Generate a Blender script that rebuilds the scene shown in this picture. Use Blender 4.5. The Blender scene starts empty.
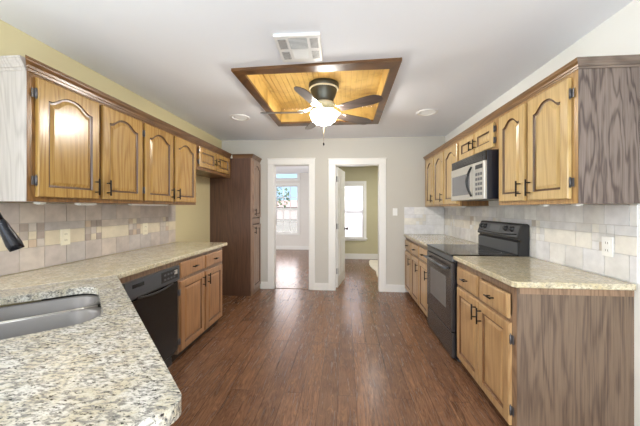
import bpy, bmesh, math, random
from mathutils import Vector, Matrix
random.seed(7)
S = bpy.context.scene
COL = S.collection
PI = math.pi

# ------------------------------------------------------------------ camera
cam = bpy.data.cameras.new('camera'); camo = bpy.data.objects.new('camera', cam); COL.objects.link(camo)
camo.location = (0, 0, 1.317); camo.rotation_euler = (PI / 2, 0, 0.0868)
cam.sensor_width = 36; cam.lens = 36 * 285 / 640; cam.shift_y = -4.67 / 640; cam.clip_start = .02
S.camera = camo
# ------------------------------------------------------------------ world
W = bpy.data.worlds.new('sky'); S.world = W; W.use_nodes = True
nt = W.node_tree; nt.nodes.clear()
wo = nt.nodes.new('ShaderNodeOutputWorld'); bg = nt.nodes.new('ShaderNodeBackground')
tc = nt.nodes.new('ShaderNodeTexCoord'); sx = nt.nodes.new('ShaderNodeSeparateXYZ')
rp = nt.nodes.new('ShaderNodeValToRGB')
e = rp.color_ramp.elements
e[0].position = 0.0; e[0].color = (.42, .60, .86, 1)
e[1].position = 1.0; e[1].color = (2.2, 2.3, 2.5, 1)
x_ = e.new(.12); x_.color = (.42, .62, .90, 1)
x_ = e.new(.155); x_.color = (4.6, 4.55, 4.5, 1)
x_ = e.new(.40); x_.color = (3.2, 2.65, 2.8, 1)
nt.links.new(tc.outputs['Generated'], sx.inputs[0]); nt.links.new(sx.outputs[2], rp.inputs[0])
nt.links.new(rp.outputs[0], bg.inputs[0]); nt.links.new(bg.outputs[0], wo.inputs[0]); bg.inputs[1].default_value = 1.0
# ------------------------------------------------------------------ daylight through windows, added fill lights
def area(name, loc, rot, sx_, sy_, power, col=(1, 1, 1)):
    l = bpy.data.lights.new(name, 'AREA'); l.shape = 'RECTANGLE'; l.size = sx_; l.size_y = sy_; l.energy = power; l.color = col
    o = bpy.data.objects.new(name, l); COL.objects.link(o); o.location = loc; o.rotation_euler = rot
    return o
area('dining_window_fill', (-.2, -3.45, 1.45), (PI / 2, 0, 0), 3.0, 2.0, 44, (.86, .94, 1))  # added fill light, set in the unseen window opening behind the camera
area('sink_window_daylight', (-2.0, .25, 1.5), (0, -PI / 2, 0), 1.1, 1.0, 9, (.86, .94, 1))
area('dining_ceiling_fill', (-.2, -1.2, 2.40), (0, 0, 0), 1.6, 1.6, 7, (.95, .97, 1))  # added overhead fill behind the camera, no fixture there
area('dining_floor_fill', (-.2, -2.2, .04), (PI, 0, 0), 3.0, 2.0, 92, (.86, .95, 1))  # added up-facing fill on the floor to brighten the ceiling
area('left_room_side_fill', (-3.4, 6.8, 1.5), (0, -PI / 2, 0), 1.6, 1.8, 30, (1, .99, .98))  # added fill on a solid wall, brightens the left room
area('right_window_daylight', (.1, 8.25, 1.9), (math.radians(-70), 0, 0), 1.4, 1.4, 26, (.97, .98, 1))
area('right_room_fill', (.9, 6.0, 2.40), (0, 0, 0),   .8, .8, 15, (1, .98, .94))  # added unseen fill that brightens the right room
S.view_settings.view_transform = 'Standard'; S.view_settings.look = 'None'
S.view_settings.exposure = 0.80; S.view_settings.gamma = 1.0; S.view_settings.use_curve_mapping = False

# ------------------------------------------------------------------ materials
def srgb(r, g, b):
    f = lambda c: ((c / 255 + .055) / 1.055) ** 2.4 if c / 255 > .04045 else c / 255 / 12.92
    return (f(r), f(g), f(b), 1)
class N:
    def __init__(s, name):
        s.m = bpy.data.materials.new(name); s.m.use_nodes = True; s.t = s.m.node_tree
        s.p = s.t.nodes['Principled BSDF']; s.o = s.t.nodes['Material Output']
    def n(s, typ, **kw):
        x = s.t.nodes.new(typ)
        for k, v in kw.items(): setattr(x, k, v)
        return x
    def l(s, a, b): s.t.links.new(a, b)
    def math(s, op, a, b=None, c=None):
        x = s.n('ShaderNodeMath', operation=op)
        for i, v in enumerate((a, b, c)):
            if v is None: continue
            if isinstance(v, (int, float)): x.inputs[i].default_value = v
            else: s.l(v, x.inputs[i])
        return x.outputs[0]
    def mix(s, f, a, b, blend='MIX'):
        x = s.n('ShaderNodeMix', data_type='RGBA', blend_type=blend)
        for i, v in ((0, f), (6, a), (7, b)):
            if isinstance(v, (int, float)): x.inputs[i].default_value = v
            elif isinstance(v, tuple): x.inputs[i].default_value = v
            else: s.l(v, x.inputs[i])
        return x.outputs[2]
    def ramp(s, f, stops, interp='LINEAR'):
        x = s.n('ShaderNodeValToRGB'); x.color_ramp.interpolation = interp
        el = x.color_ramp.elements
        el[0].position, el[0].color = stops[0]; el[1].position, el[1].color = stops[-1]
        for p, c in stops[1:-1]:
            q = el.new(p); q.color = c
        s.l(f, x.inputs[0]); return x.outputs[0]
    def coords(s, scale=(1, 1, 1), rnd=True, rot=(0, 0, 0)):
        c = s.n('ShaderNodeTexCoord').outputs['Object']
        if rnd:
            oi = s.n('ShaderNodeObjectInfo'); va = s.n('ShaderNodeVectorMath', operation='ADD')
            k = s.math('MULTIPLY', oi.outputs['Random'], 13.7)
            s.l(c, va.inputs[0]); s.l(k, va.inputs[1]); c = va.outputs[0]
        mp = s.n('ShaderNodeMapping'); mp.inputs['Scale'].default_value = scale; mp.inputs['Rotation'].default_value = rot
        s.l(c, mp.inputs[0]); return mp.outputs[0]
    def noise(s, vec, scale, detail=2, rough=.5, dist=0):
        x = s.n('ShaderNodeTexNoise'); x.inputs['Scale'].default_value = scale; x.inputs['Detail'].default_value = detail
        x.inputs['Roughness'].default_value = rough; x.inputs['Distortion'].default_value = dist
        s.l(vec, x.inputs['Vector']); return x.outputs[0]
    def bump(s, h, strength=.2, dist=.002):
        b = s.n('ShaderNodeBump'); b.inputs['Strength'].default_value = strength; b.inputs['Distance'].default_value = dist
        s.l(h, b.inputs['Height']); s.l(b.outputs[0], s.p.inputs['Normal'])
    def set(s, col=None, rough=None, metal=None, spec=None, coat=None):
        for k, v in (('Base Color', col), ('Roughness', rough), ('Metallic', metal), ('Specular IOR Level', spec), ('Coat Weight', coat)):
            if v is None: continue
            if isinstance(v, (int, float, tuple)): s.p.inputs[k].default_value = v
            else: s.l(v, s.p.inputs[k])
        return s.m
def plain(name, rgb, rough=.5, metal=0., spec=.5, var=.04, scale=6):
    k = N(name); c = srgb(*rgb)
    n = k.noise(k.coords(), scale, 3)
    lo = tuple(v * (1 - var) for v in c[:3]) + (1,); hi = tuple(min(1, v * (1 + var)) for v in c[:3]) + (1,)
    return k.set(k.ramp(n, [(.3, lo), (.7, hi)]), rough, metal, spec)
def wood(name, light, dark, rough=.32, rings=34, grain=.5, pores=.35, coat=.25, horiz=False, bs=.12, zs=.42, ds=.3, cr=.2, det=2, xs=3.2, pw=2.2):
    k = N(name); a, b = srgb(*light), srgb(*dark)
    sc = (xs, xs, zs) if not horiz else (.42, .42, 3.2)
    n1 = k.noise(k.coords(sc), 1.0, det, .45, ds)
    r = k.math('SINE', k.math('MULTIPLY', n1, rings * 6.0))
    r = k.math('POWER', k.math('MULTIPLY_ADD', r, .5, .5), pw)
    fine = k.noise(k.coords((130, 130, 3.5) if not horiz else (3.5, 3.5, 130)), 1.0, 3, .6)
    fine = k.ramp(fine, [(.42, (0, 0, 0, 1)), (.62, (1, 1, 1, 1))])
    big = k.noise(k.coords((2, 2, .8), True), 1.3, 2)
    f = k.math('ADD', k.math('MULTIPLY', r, grain), k.math('MULTIPLY', fine, pores))
    f = k.math('ADD', f, k.math('MULTIPLY_ADD', big, .5, -.25))
    f = k.math('MINIMUM', k.math('MAXIMUM', f, 0.0), 1.0)
    k.bump(fine, bs, .001)
    m = k.set(k.mix(f, a, b), rough, 0, .5, coat); k.p.inputs['Coat Roughness'].default_value = cr
    return m
M = {}
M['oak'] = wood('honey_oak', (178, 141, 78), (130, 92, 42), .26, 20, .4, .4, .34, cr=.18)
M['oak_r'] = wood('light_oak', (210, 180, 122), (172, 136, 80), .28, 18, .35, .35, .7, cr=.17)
M['oak_base'] = wood('natural_oak', (190, 156, 112), (150, 114, 76), .3, 18, .38, .4)
M['oak_low'] = wood('warm_oak', (172, 128, 88), (130, 90, 58), .3, 18, .35, .4)
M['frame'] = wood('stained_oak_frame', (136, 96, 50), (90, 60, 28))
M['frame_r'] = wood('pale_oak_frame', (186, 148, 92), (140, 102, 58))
M['frame_low'] = wood('worn_oak_frame', (150, 122, 98), (104, 80, 60))
M['glaze'] = wood('dark_glaze', (98, 64, 30), (66, 42, 18))
M['glaze_low'] = wood('brown_glaze', (124, 88, 56), (88, 60, 38))
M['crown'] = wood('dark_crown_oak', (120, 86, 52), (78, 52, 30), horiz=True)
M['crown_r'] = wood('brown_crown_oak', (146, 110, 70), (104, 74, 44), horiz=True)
M['endpanel'] = wood('weathered_oak_panel', (130, 115, 106), (80, 66, 60), .5, rings=9, grain=.8, pores=.4, coat=.05, zs=1.3, ds=.25, det=3, xs=11, pw=2.5)
M['endcrown'] = wood('weathered_crown_oak', (128, 112, 100), (86, 72, 62), .5, horiz=True)
M['endbase'] = wood('worn_brown_oak_panel', (120, 101, 84), (80, 64, 53), .5, rings=9, grain=.5, pores=.5, coat=.05, zs=.8, ds=.25, det=3, xs=8, pw=2.5)
M['lit_end'] = wood('window_lit_panel', (186, 179, 174), (156, 148, 143), .5, grain=.4, pores=.3, coat=0)  # window light painted into the oak of the left cabinet end
M['pantry'] = wood('dark_brown_panel', (98, 70, 54), (62, 42, 32), .42, rings=16, grain=.25, pores=.5, coat=.1)
M['pantry_door'] = wood('glare_brown_oak', (160, 132, 112), (116, 90, 74), .3)  # pale reflection glare painted into the brown pantry doors
M['traydark'] = wood('dark_tray_frame', (112, 76, 40), (62, 40, 22), .4, grain=.5, horiz=True)
M['bronze'] = plain('dark_bronze', (44, 38, 34), .35, .7)
M['hinge'] = plain('aged_hinge_metal', (104, 102, 104), .35, .6)
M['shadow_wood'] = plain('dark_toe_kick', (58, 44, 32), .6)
M['black'] = plain('black_enamel', (20, 20, 22), .18)
M['ovenfront'] = plain('black_stainless', (72, 67, 66), .22, .35)
M['blackside'] = plain('blue_black_side', (26, 28, 38), .3)
M['blackglass'] = plain('black_glass', (12, 12, 14), .05)
M['blackplastic'] = plain('black_plastic', (34, 34, 36), .35)
M['greyplastic'] = plain('grey_plastic', (96, 98, 102), .35)
M['charcoal'] = plain('charcoal_panel', (84, 87, 92), .3, .3)
M['ovenglass'] = plain('oven_glass', (112, 112, 112), .12)
M['stainless'] = plain('stainless', (206, 204, 198), .34, .75)
M['sinksteel'] = plain('sink_steel', (118, 115, 112), .45, .5)
M['mwglass'] = plain('microwave_glass', (112, 114, 120), .15)
M['white'] = plain('white_paint', (236, 235, 230), .4, var=.015)
M['vent'] = plain('white_vent_plastic', (238, 238, 236), .4, var=.01)
M['ventdark'] = plain('vent_shadow_mesh', (84, 84, 86), .6)
M['trimwhite'] = plain('trim_paint', (232, 231, 227), .35, var=.01)
M['ceil'] = plain('ceiling_paint', (241, 244, 250), .85, var=.012, scale=1.5)
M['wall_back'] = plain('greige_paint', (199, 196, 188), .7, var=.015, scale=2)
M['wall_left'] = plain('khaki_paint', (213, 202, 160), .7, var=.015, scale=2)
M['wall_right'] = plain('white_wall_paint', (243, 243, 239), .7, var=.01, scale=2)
M['wall_olive'] = plain('olive_paint', (190, 184, 152), .7, var=.015)
M['wall_pale'] = plain('pale_paint', (222, 218, 212), .7, var=.01)
M['outlet'] = plain('ivory_plastic', (232, 226, 204), .4, var=.01)
M['outlet_w'] = plain('white_plastic', (240, 240, 238), .4, var=.01)
M['slot'] = plain('outlet_slot', (90, 84, 74), .5)
M['grout'] = plain('grout', (180, 171, 160), .8)
M['fanmetal'] = plain('pewter', (92, 92, 86), .35, .7)
M['fancream'] = plain('cream_metal', (222, 218, 194), .4)
M['blade'] = wood('grey_brown_blade', (96, 84, 78), (66, 55, 50), .28, horiz=True)
M['brass'] = plain('chain_brass', (150, 130, 90), .3, .8)
M['faucet'] = plain('oil_rubbed_bronze', (38, 38, 42), .22, .6)
M['rug'] = plain('pale_mat', (226, 220, 206), .9)
M['grass_out'] = plain('outdoor_ground', (96, 99, 90), .9, var=.15, scale=.5)
M['leaf'] = plain('tree_leaf', (96, 116, 84), .8, var=.3, scale=2)
M['bark'] = plain('tree_bark', (90, 78, 66), .9)
M['roof'] = plain('house_roof', (150, 130, 124), .9)
M['siding'] = plain('house_siding', (176, 172, 166), .8)
# pale tile tones
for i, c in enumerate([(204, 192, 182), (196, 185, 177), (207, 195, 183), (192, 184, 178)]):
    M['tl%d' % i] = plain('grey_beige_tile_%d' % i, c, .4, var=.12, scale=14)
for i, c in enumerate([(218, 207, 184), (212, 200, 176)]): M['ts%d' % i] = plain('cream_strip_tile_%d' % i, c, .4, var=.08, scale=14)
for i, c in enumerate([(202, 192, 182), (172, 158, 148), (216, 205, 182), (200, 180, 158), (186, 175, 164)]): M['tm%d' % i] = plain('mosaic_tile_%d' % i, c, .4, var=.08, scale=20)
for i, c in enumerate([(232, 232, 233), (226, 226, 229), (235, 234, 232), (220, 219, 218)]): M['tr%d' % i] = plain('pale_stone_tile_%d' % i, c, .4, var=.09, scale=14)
for i, c in enumerate([(232, 229, 222), (228, 224, 215)]): M['tq%d' % i] = plain('pale_cream_tile_%d' % i, c, .4, var=.08, scale=14)
M['grout_r'] = plain('pale_grout', (210, 208, 206), .8)

def granite(name, base, tan, grey, fleck, amount=.5):
    k = N(name)
    v = k.coords((1, 1.0, 1), False)
    st = k.coords((56, 118, 90), False, (0, 0, -.35))
    a = k.noise(v, 16, 3, .6); b = k.noise(st, 1.0, 4, .65, .4); c = k.noise(st, 1.5, 4, .65, .3); d = k.noise(v, 130, 2, .6)
    col = k.mix(k.ramp(a, [(.38, (0, 0, 0, 1)), (.62, (1, 1, 1, 1))]), srgb(*base), srgb(*tan))
    col = k.mix(k.ramp(b, [(.46, (0, 0, 0, 1)), (.60, (1, 1, 1, 1))]), col, srgb(*grey))
    col = k.mix(k.math('MULTIPLY', k.ramp(d, [(.5, (0, 0, 0, 1)), (.7, (1, 1, 1, 1))]), .35), col, srgb(*grey))
    lo = .69 - .13 * amount
    col = k.mix(k.ramp(c, [(lo, (0, 0, 0, 1)), (lo + .05, (1, 1, 1, 1))]), col, srgb(*fleck))
    return k.set(col, .16, 0, .5, .2)
M['granite'] = granite('tan_granite', (216, 207, 182), (198, 184, 148), (168, 160, 140), (92, 86, 76), .5)
M['granite_s'] = granite('pale_speckled_granite', (206, 203, 194), (188, 180, 158), (126, 124, 118), (40, 38, 38), .85)

def floor_mat():
    k = N('plank_floor')
    c = k.n('ShaderNodeTexCoord').outputs['Object']
    mp = k.n('ShaderNodeMapping'); mp.inputs['Rotation'].default_value = (0, 0, PI / 2); mp.inputs['Location'].default_value = (.3, .05, 0)
    k.l(c, mp.inputs[0])
    br = k.n('ShaderNodeTexBrick'); br.offset = .37; br.offset_frequency = 3
    br.inputs['Scale'].default_value = 1; br.inputs['Brick Width'].default_value = 1.25; br.inputs['Row Height'].default_value = .128
    br.inputs['Mortar Size'].default_value = .0017; br.inputs['Mortar Smooth'].default_value = .2
    br.inputs['Color1'].default_value = (0, 0, 0, 1); br.inputs['Color2'].default_value = (1, 1, 1, 1); br.inputs['Mortar'].default_value = (.5, .5, .5, 1)
    k.l(mp.outputs[0], br.inputs[0])
    va = k.n('ShaderNodeVectorMath', operation='ADD'); k.l(c, va.inputs[0])
    sc = k.n('ShaderNodeVectorMath', operation='SCALE'); sc.inputs['Scale'].default_value = 9.0
    k.l(br.outputs['Color'], sc.inputs[0]); k.l(sc.outputs[0], va.inputs[1])
    mp2 = k.n('ShaderNodeMapping'); mp2.inputs['Scale'].default_value = (7, .75, 1); k.l(va.outputs[0], mp2.inputs[0])
    n1 = k.noise(mp2.outputs[0], 1.2, 3, .55, .6)
    r = k.math('MULTIPLY_ADD', k.math('SINE', k.math('MULTIPLY', n1, 130)), .5, .5)
    mp3 = k.n('ShaderNodeMapping'); mp3.inputs['Scale'].default_value = (70, 5, 1); k.l(va.outputs[0], mp3.inputs[0])
    fine = k.noise(mp3.outputs[0], 1, 3, .6)
    blot = k.noise(va.outputs[0], 3.2, 3, .6)
    col = k.mix(br.outputs['Color'], srgb(120, 86, 64), srgb(150, 110, 82))
    col = k.mix(k.math('MULTIPLY', r, .5), col, srgb(80, 55, 42))
    col = k.mix(k.math('MULTIPLY', k.ramp(fine, [(.45, (0, 0, 0, 1)), (.62, (1, 1, 1, 1))]), .6), col, srgb(68, 46, 35))
    col = k.mix(k.math('MULTIPLY', k.ramp(blot, [(.52, (0, 0, 0, 1)), (.66, (1, 1, 1, 1))]), .45), col, srgb(132, 98, 76))
    mp4 = k.n('ShaderNodeMapping'); mp4.inputs['Scale'].default_value = (34, 9, 1); k.l(va.outputs[0], mp4.inputs[0])
    fleck = k.noise(mp4.outputs[0], 1, 4, .7, .8)
    col = k.mix(k.math('MULTIPLY', k.ramp(fleck, [(.56, (0, 0, 0, 1)), (.66, (1, 1, 1, 1))]), .5), col, srgb(160, 120, 86))
    col = k.mix(k.math('MULTIPLY', k.ramp(fleck, [(.30, (1, 1, 1, 1)), (.40, (0, 0, 0, 1))]), .5), col, srgb(64, 42, 28))
    col = k.mix(br.outputs['Fac'], col, srgb(70, 48, 34))
    k.bump(k.math('SUBTRACT', k.math('MULTIPLY', fine, .3), br.outputs['Fac']), .25, .002)
    return k.set(col, k.math('MULTIPLY_ADD', fine, .12, .2), 0, .55)
M['floor'] = floor_mat()
def bead_mat():
    k = N('golden_beadboard'); v = k.coords((2.2, 2.2, 2.2), False)
    n = k.noise(v, 1.3, 3, .6, .5); g = k.noise(k.coords((60, 2.5, 10), False), 1, 3)
    col = k.ramp(n, [(.33, srgb(160, 124, 62)), (.48, srgb(214, 180, 104)), (.7, srgb(226, 196, 126))])
    return k.set(k.mix(k.math('MULTIPLY', g, .35), col, srgb(176, 138, 72)), .4, 0, .5, .2)
M['bead'] = bead_mat()
def glass_mat():
    k = N('window_glass'); tr = k.n('ShaderNodeBsdfTransparent'); gl = k.n('ShaderNodeBsdfGlossy'); gl.inputs['Roughness'].default_value = .02
    fr = k.n('ShaderNodeFresnel'); fr.inputs[0].default_value = 1.3; mx = k.n('ShaderNodeMixShader')
    k.l(fr.outputs[0], mx.inputs[0]); k.l(tr.outputs[0], mx.inputs[1]); k.l(gl.outputs[0], mx.inputs[2]); k.l(mx.outputs[0], k.o.inputs[0])
    return k.m
M['glass'] = glass_mat()
def blind_mat():
    k = N('white_blind'); d = k.n('ShaderNodeBsdfDiffuse'); d.inputs[0].default_value = (.9, .9, .92, 1)
    t = k.n('ShaderNodeBsdfTranslucent'); t.inputs[0].default_value = (.9, .9, .95, 1); mx = k.n('ShaderNodeMixShader'); mx.inputs[0].default_value = .75
    k.l(d.outputs[0], mx.inputs[1]); k.l(t.outputs[0], mx.inputs[2]); k.l(mx.outputs[0], k.o.inputs[0]); return k.m
M['blind'] = blind_mat()
def lamp_mat(name, rgb, st):
    k = N(name); c = srgb(*rgb); k.p.inputs['Base Color'].default_value = c
    k.p.inputs['Emission Color'].default_value = c; k.p.inputs['Emission Strength'].default_value = st; k.p.inputs['Roughness'].default_value = .3
    return k.m
M['bowl'] = lamp_mat('lit_frosted_bowl', (255, 248, 238), 72.0)
M['lens'] = lamp_mat('downlight_lens', (236, 236, 232), .12)
M['ucl'] = lamp_mat('under_cabinet_lens', (240, 240, 240), .08)

# ------------------------------------------------------------------ mesh builder
class MB:
    def __init__(s): s.v, s.f, s.mi, s.sm = [], [], [], []
    def add(s, vs, fs, mi=0, smooth=False):
        o = len(s.v); s.v += [tuple(p) for p in vs]
        for f in fs: s.f.append(tuple(o + i for i in f)); s.mi.append(mi); s.sm.append(smooth)
        return s
    def box(s, x0, x1, y0, y1, z0, z1, mi=0, b=0):
        if x0 > x1: x0, x1 = x1, x0
        if y0 > y1: y0, y1 = y1, y0
        if z0 > z1: z0, z1 = z1, z0
        b = min(b, (x1 - x0) * .45, (y1 - y0) * .45, (z1 - z0) * .45)
        if b <= 0:
            vs = [(x, y, z) for z in (z0, z1) for y in (y0, y1) for x in (x0, x1)]
            return s.add(vs, [(0, 2, 3, 1), (4, 5, 7, 6), (0, 1, 5, 4), (2, 6, 7, 3), (0, 4, 6, 2), (1, 3, 7, 5)], mi)
        bm = bmesh.new(); bmesh.ops.create_cube(bm, size=1)
        for v in bm.verts: v.co = Vector(((x0 + x1) / 2 + v.co.x * (x1 - x0), (y0 + y1) / 2 + v.co.y * (y1 - y0), (z0 + z1) / 2 + v.co.z * (z1 - z0)))
        bmesh.ops.bevel(bm, geom=bm.edges[:], offset=b, segments=2, affect='EDGES', profile=.5)
        bm.verts.index_update(); s.add([v.co[:] for v in bm.verts], [[v.index for v in f.verts] for f in bm.faces], mi); bm.free(); return s
    def loft(s, loops, mi=0, cap=(True, True), smooth=False, closed=True):
        n = len(loops[0]); vs = [p for L in loops for p in L]; fs = []
        for k in range(len(loops) - 1):
            for i in range(n if closed else n - 1):
                j = (i + 1) % n; fs.append((k * n + i, k * n + j, (k + 1) * n + j, (k + 1) * n + i))
        s.add(vs, fs, mi, smooth)
        o = len(s.v) - len(vs)
        if cap[0]: s.f.append(tuple(o + i for i in range(n))[::-1]); s.mi.append(mi); s.sm.append(False)
        if cap[1]: s.f.append(tuple(o + (len(loops) - 1) * n + i for i in range(n))); s.mi.append(mi); s.sm.append(False)
        return s
    def tube(s, pts, r, n=10, mi=0, sx=1.0):
        P = [Vector(p) for p in pts]; R = r if isinstance(r, (list, tuple)) else [r] * len(P)
        loops = []; up = None
        for i, p in enumerate(P):
            t = (P[min(i + 1, len(P) - 1)] - P[max(i - 1, 0)]).normalized()
            if up is None: up = t.orthogonal().normalized()
            up = (up - t * up.dot(t)).normalized(); q = t.cross(up)
            loops.append([p + (up * math.cos(a) + q * math.sin(a)) * R[i] for a in [2 * PI * k / n for k in range(n)]])
        return s.loft(loops, mi, smooth=True)
    def lathe(s, prof, c=(0, 0, 0), n=28, mi=0, smooth=True, cap=(True, True)):
        return s.loft([[(c[0] + r * math.cos(2 * PI * k / n), c[1] + r * math.sin(2 * PI * k / n), c[2] + z) for k in range(n)] for r, z in prof], mi, cap, smooth)
    def disc_axis(s, p, axis, prof, n=20, mi=0):
        q = Vector(axis).to_track_quat('Z', 'Y')
        return s.loft([[Vector(p) + q @ Vector((r * math.cos(2 * PI * k / n), r * math.sin(2 * PI * k / n), z)) for k in range(n)] for r, z in prof], mi, (True, True), True)
    def prism(s, poly, z0, z1, mi=0):
        return s.loft([[(x, y, z0) for x, y in poly], [(x, y, z1) for x, y in poly]], mi)
    def build(s, name, mats, parent=None, loc=None, rz=0, weld=False):
        me = bpy.data.meshes.new(name); me.from_pydata(s.v, [], s.f)
        if not isinstance(mats, (list, tuple)): mats = [mats]
        for m in mats: me.materials.append(M[m] if isinstance(m, str) else m)
        for p, mi, sm in zip(me.polygons, s.mi, s.sm): p.material_index = mi; p.use_smooth = sm
        bm = bmesh.new(); bm.from_mesh(me)
        if weld: bmesh.ops.remove_doubles(bm, verts=bm.verts, dist=1e-5)
        bmesh.ops.recalc_face_normals(bm, faces=bm.faces); bm.to_mesh(me); bm.free()
        o = bpy.data.objects.new(name, me); COL.objects.link(o)
        if parent: o.parent = parent
        if loc: o.location = loc
        o.rotation_euler.z = rz
        return o
def tag(o, label, cat, group=None, kind=None):
    o['label'] = label; o['category'] = cat
    if group: o['group'] = group
    if kind: o['kind'] = kind
    return o
def thing(name, label, cat, loc=(0, 0, 0), rz=0, group=None, kind=None):
    o = bpy.data.objects.new(name, None); COL.objects.link(o); o.location = loc; o.rotation_euler = (0, 0, rz); o.empty_display_size = .1
    return tag(o, label, cat, group, kind)
def part(o, label): o['label'] = label; return o
def inst(src, parent, loc, rot=(0, 0, 0)):
    o = src.copy(); COL.objects.link(o); o.parent = parent; o.location = loc; o.rotation_euler = rot; return o

XL, XR, YB, HC = -2.04, 1.553, 4.58, 2.44
# ------------------------------------------------------------------ setting
def struct(name, mb, mats, label, cat): return tag(mb.build(name, mats), label, cat, None, 'structure')
struct('floor', MB().box(-3.6, 1.7, -3.6, 9.12, -.06, 0), 'floor', 'brown wood plank floor running from the kitchen into both far rooms', 'floor')
PX0, PX1, PY0, PY1 = -.835, .37, 2.28, 3.66          # opening of the ceiling tray
c = MB()
c.box(-3.6, PX0, -3.6, 9.12, HC, HC + .1); c.box(PX1, 1.7, -3.6, 9.12, HC, HC + .1)
c.box(PX0, PX1, -3.6, PY0, HC, HC + .1); c.box(PX0, PX1, PY1, 9.12, HC, HC + .1)
struct('ceiling', c, 'ceil', 'white painted flat ceiling', 'ceiling')
w = MB().box(XL - .12, XL, -3.6, -.35, 0, HC); w.box(XL - .12, XL, -.35, .85, 0, 1.0); w.box(XL - .12, XL, -.35, .85, 2.05, HC); w.box(XL - .12, XL, .85, YB + .12, 0, HC)
struct('wall_left', w, 'wall_left', 'khaki painted wall above the left cabinets and in the refrigerator alcove', 'wall')
struct('wall_right', MB().box(XR, XR + .12, -3.6, YB, 0, HC), 'wall_right', 'off-white wall above the right cabinets', 'wall')
w = MB(); t = YB + .12
OL, OR = (-1.162, -.569), (-.157, .548)
w.box(XL, OL[0], YB, t, 0, HC); w.box(OL[1], OR[0], YB, t, 0, HC); w.box(OR[1], XR + .12, YB, t, 0, HC)
w.box(OL[0], OL[1], YB, t, 2.03, HC); w.box(OR[0], OR[1], YB, t, 2.015, HC)
struct('wall_back', w, 'wall_back', 'greige wall with two doorways at the end of the kitchen', 'wall')
# dining end behind the camera: wall with one large window opening
w = MB().box(-2.16, -1.75, -3.6, -3.5, 0, HC); w.box(1.35, 1.66, -3.6, -3.5, 0, HC); w.box(-1.75, 1.35, -3.6, -3.5, 0, .4); w.box(-1.75, 1.35, -3.6, -3.5, 2.46 - .02, HC)
struct('wall_front', w, 'wall_pale', 'pale wall around the dining window behind the kitchen', 'wall')
# left far room
YL, YR = 9.0, 7.47
w = MB()
WL0, WL1 = -2.235, -1.49
w.box(-3.6, WL0, YL, YL + .12, 0, HC + .1); w.box(WL1, .0, YL, YL + .12, 0, HC + .1); w.box(WL0, WL1, YL, YL + .12, 0, .52)
w.box(WL0, WL1, YL, YL + .12, 2.05, 2.255); w.box(WL0, WL1, YL, YL + .12, 2.60, 2.8)
struct('wall_far', w, 'wall_pale', 'pale far wall of the left room around the tall window', 'wall')
struct('wall_far_left', MB().box(-3.6, -3.5, YB + .12, YL, 0, HC), 'wall_pale', 'pale side wall of the left room', 'wall')
struct('wall_divider', MB().box(-.40, -.30, YB + .12, YL, 0, HC), 'wall_pale', 'wall between the two far rooms', 'wall')
w = MB(); V0, V1 = -.55, .484
w.box(-.30, V0 if V0 > -.3 else -.299, YR, YR + .12, 0, HC)
V0 = -.25
w = MB(); w.box(-.30, V0, YR, YR + .12, 0, HC); w.box(V1, 1.66, YR, YR + .12, 0, HC); w.box(V0, V1, YR, YR + .12, 0, .55); w.box(V0, V1, YR, YR + .12, 1.95, HC)
struct('wall_room_right', w, 'wall_olive', 'olive wall with the blind-covered window in the right room', 'wall')
struct('wall_side_right', MB().box(1.56, 1.66, YB + .12, YR, 0, HC), 'wall_olive', 'olive side wall of the right room', 'wall')
def baseboard(name, x0, x1, y, label, h=.115, d=.014):
    b = MB().box(x0, x1, y - d, y, 0, h - .018); b.box(x0, x1, y - d * .65, y, h - .018, h, b=.003)
    return struct(name, b, 'trimwhite', label, 'baseboard')
baseboard('baseboard_back', OL[1] + .089, OR[0] - .104, YB, 'white baseboard between the two doorways')
baseboard('baseboard_back.001', OR[1] + .101, .945, YB, 'white baseboard between the right doorway and the cabinets')
baseboard('baseboard_back.002', -1.375, OL[0] - .092, YB, 'short white baseboard between the pantry and the left doorway')
baseboard('baseboard_far', -3.5, -.40, YL, 'white baseboard under the tall window in the left room')
baseboard('baseboard_right', -.30, 1.56, YR, 'white baseboard under the blinds in the right room', .14)
def casing(name, x0, x1, ztop, wl, wr, label):
    m = MB()
    for yy, d in ((YB - .018, YB), (YB + .12, YB + .138)):
        m.box(x0 - wl, x0 + .004, yy, d, 0, ztop, b=.004); m.box(x1 - .004, x1 + wr, yy, d, 0, ztop, b=.004); m.box(x0 - wl, x1 + wr, yy, d, ztop, ztop + .095, b=.004)
        if yy < YB: m.box(x0 - wl - .006, x1 + wr + .006, yy - .008, d, ztop + .085, ztop + .10, b=.003)
    m.box(x0 - .001, x0 + .012, YB, YB + .12, 0, ztop); m.box(x1 - .012, x1 + .001, YB, YB + .12, 0, ztop); m.box(x0, x1, YB, YB + .12, ztop - .012, ztop + .001)
    return struct(name, m, 'trimwhite', label, 'door casing')
casing('trim_1', OL[0], OL[1], 2.03, .092, .089, 'white casing around the open left doorway')
casing('trim_2', OR[0], OR[1], 2.015, .104, .101, 'white casing around the right doorway with the open door')
struct('trim_4', MB().box(OL[0] + .012, OL[1] - .012, YB + .03, YB + .075, 0, .006, b=.002), 'frame', 'thin dark threshold strip on the floor of the left doorway', 'threshold')
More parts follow.
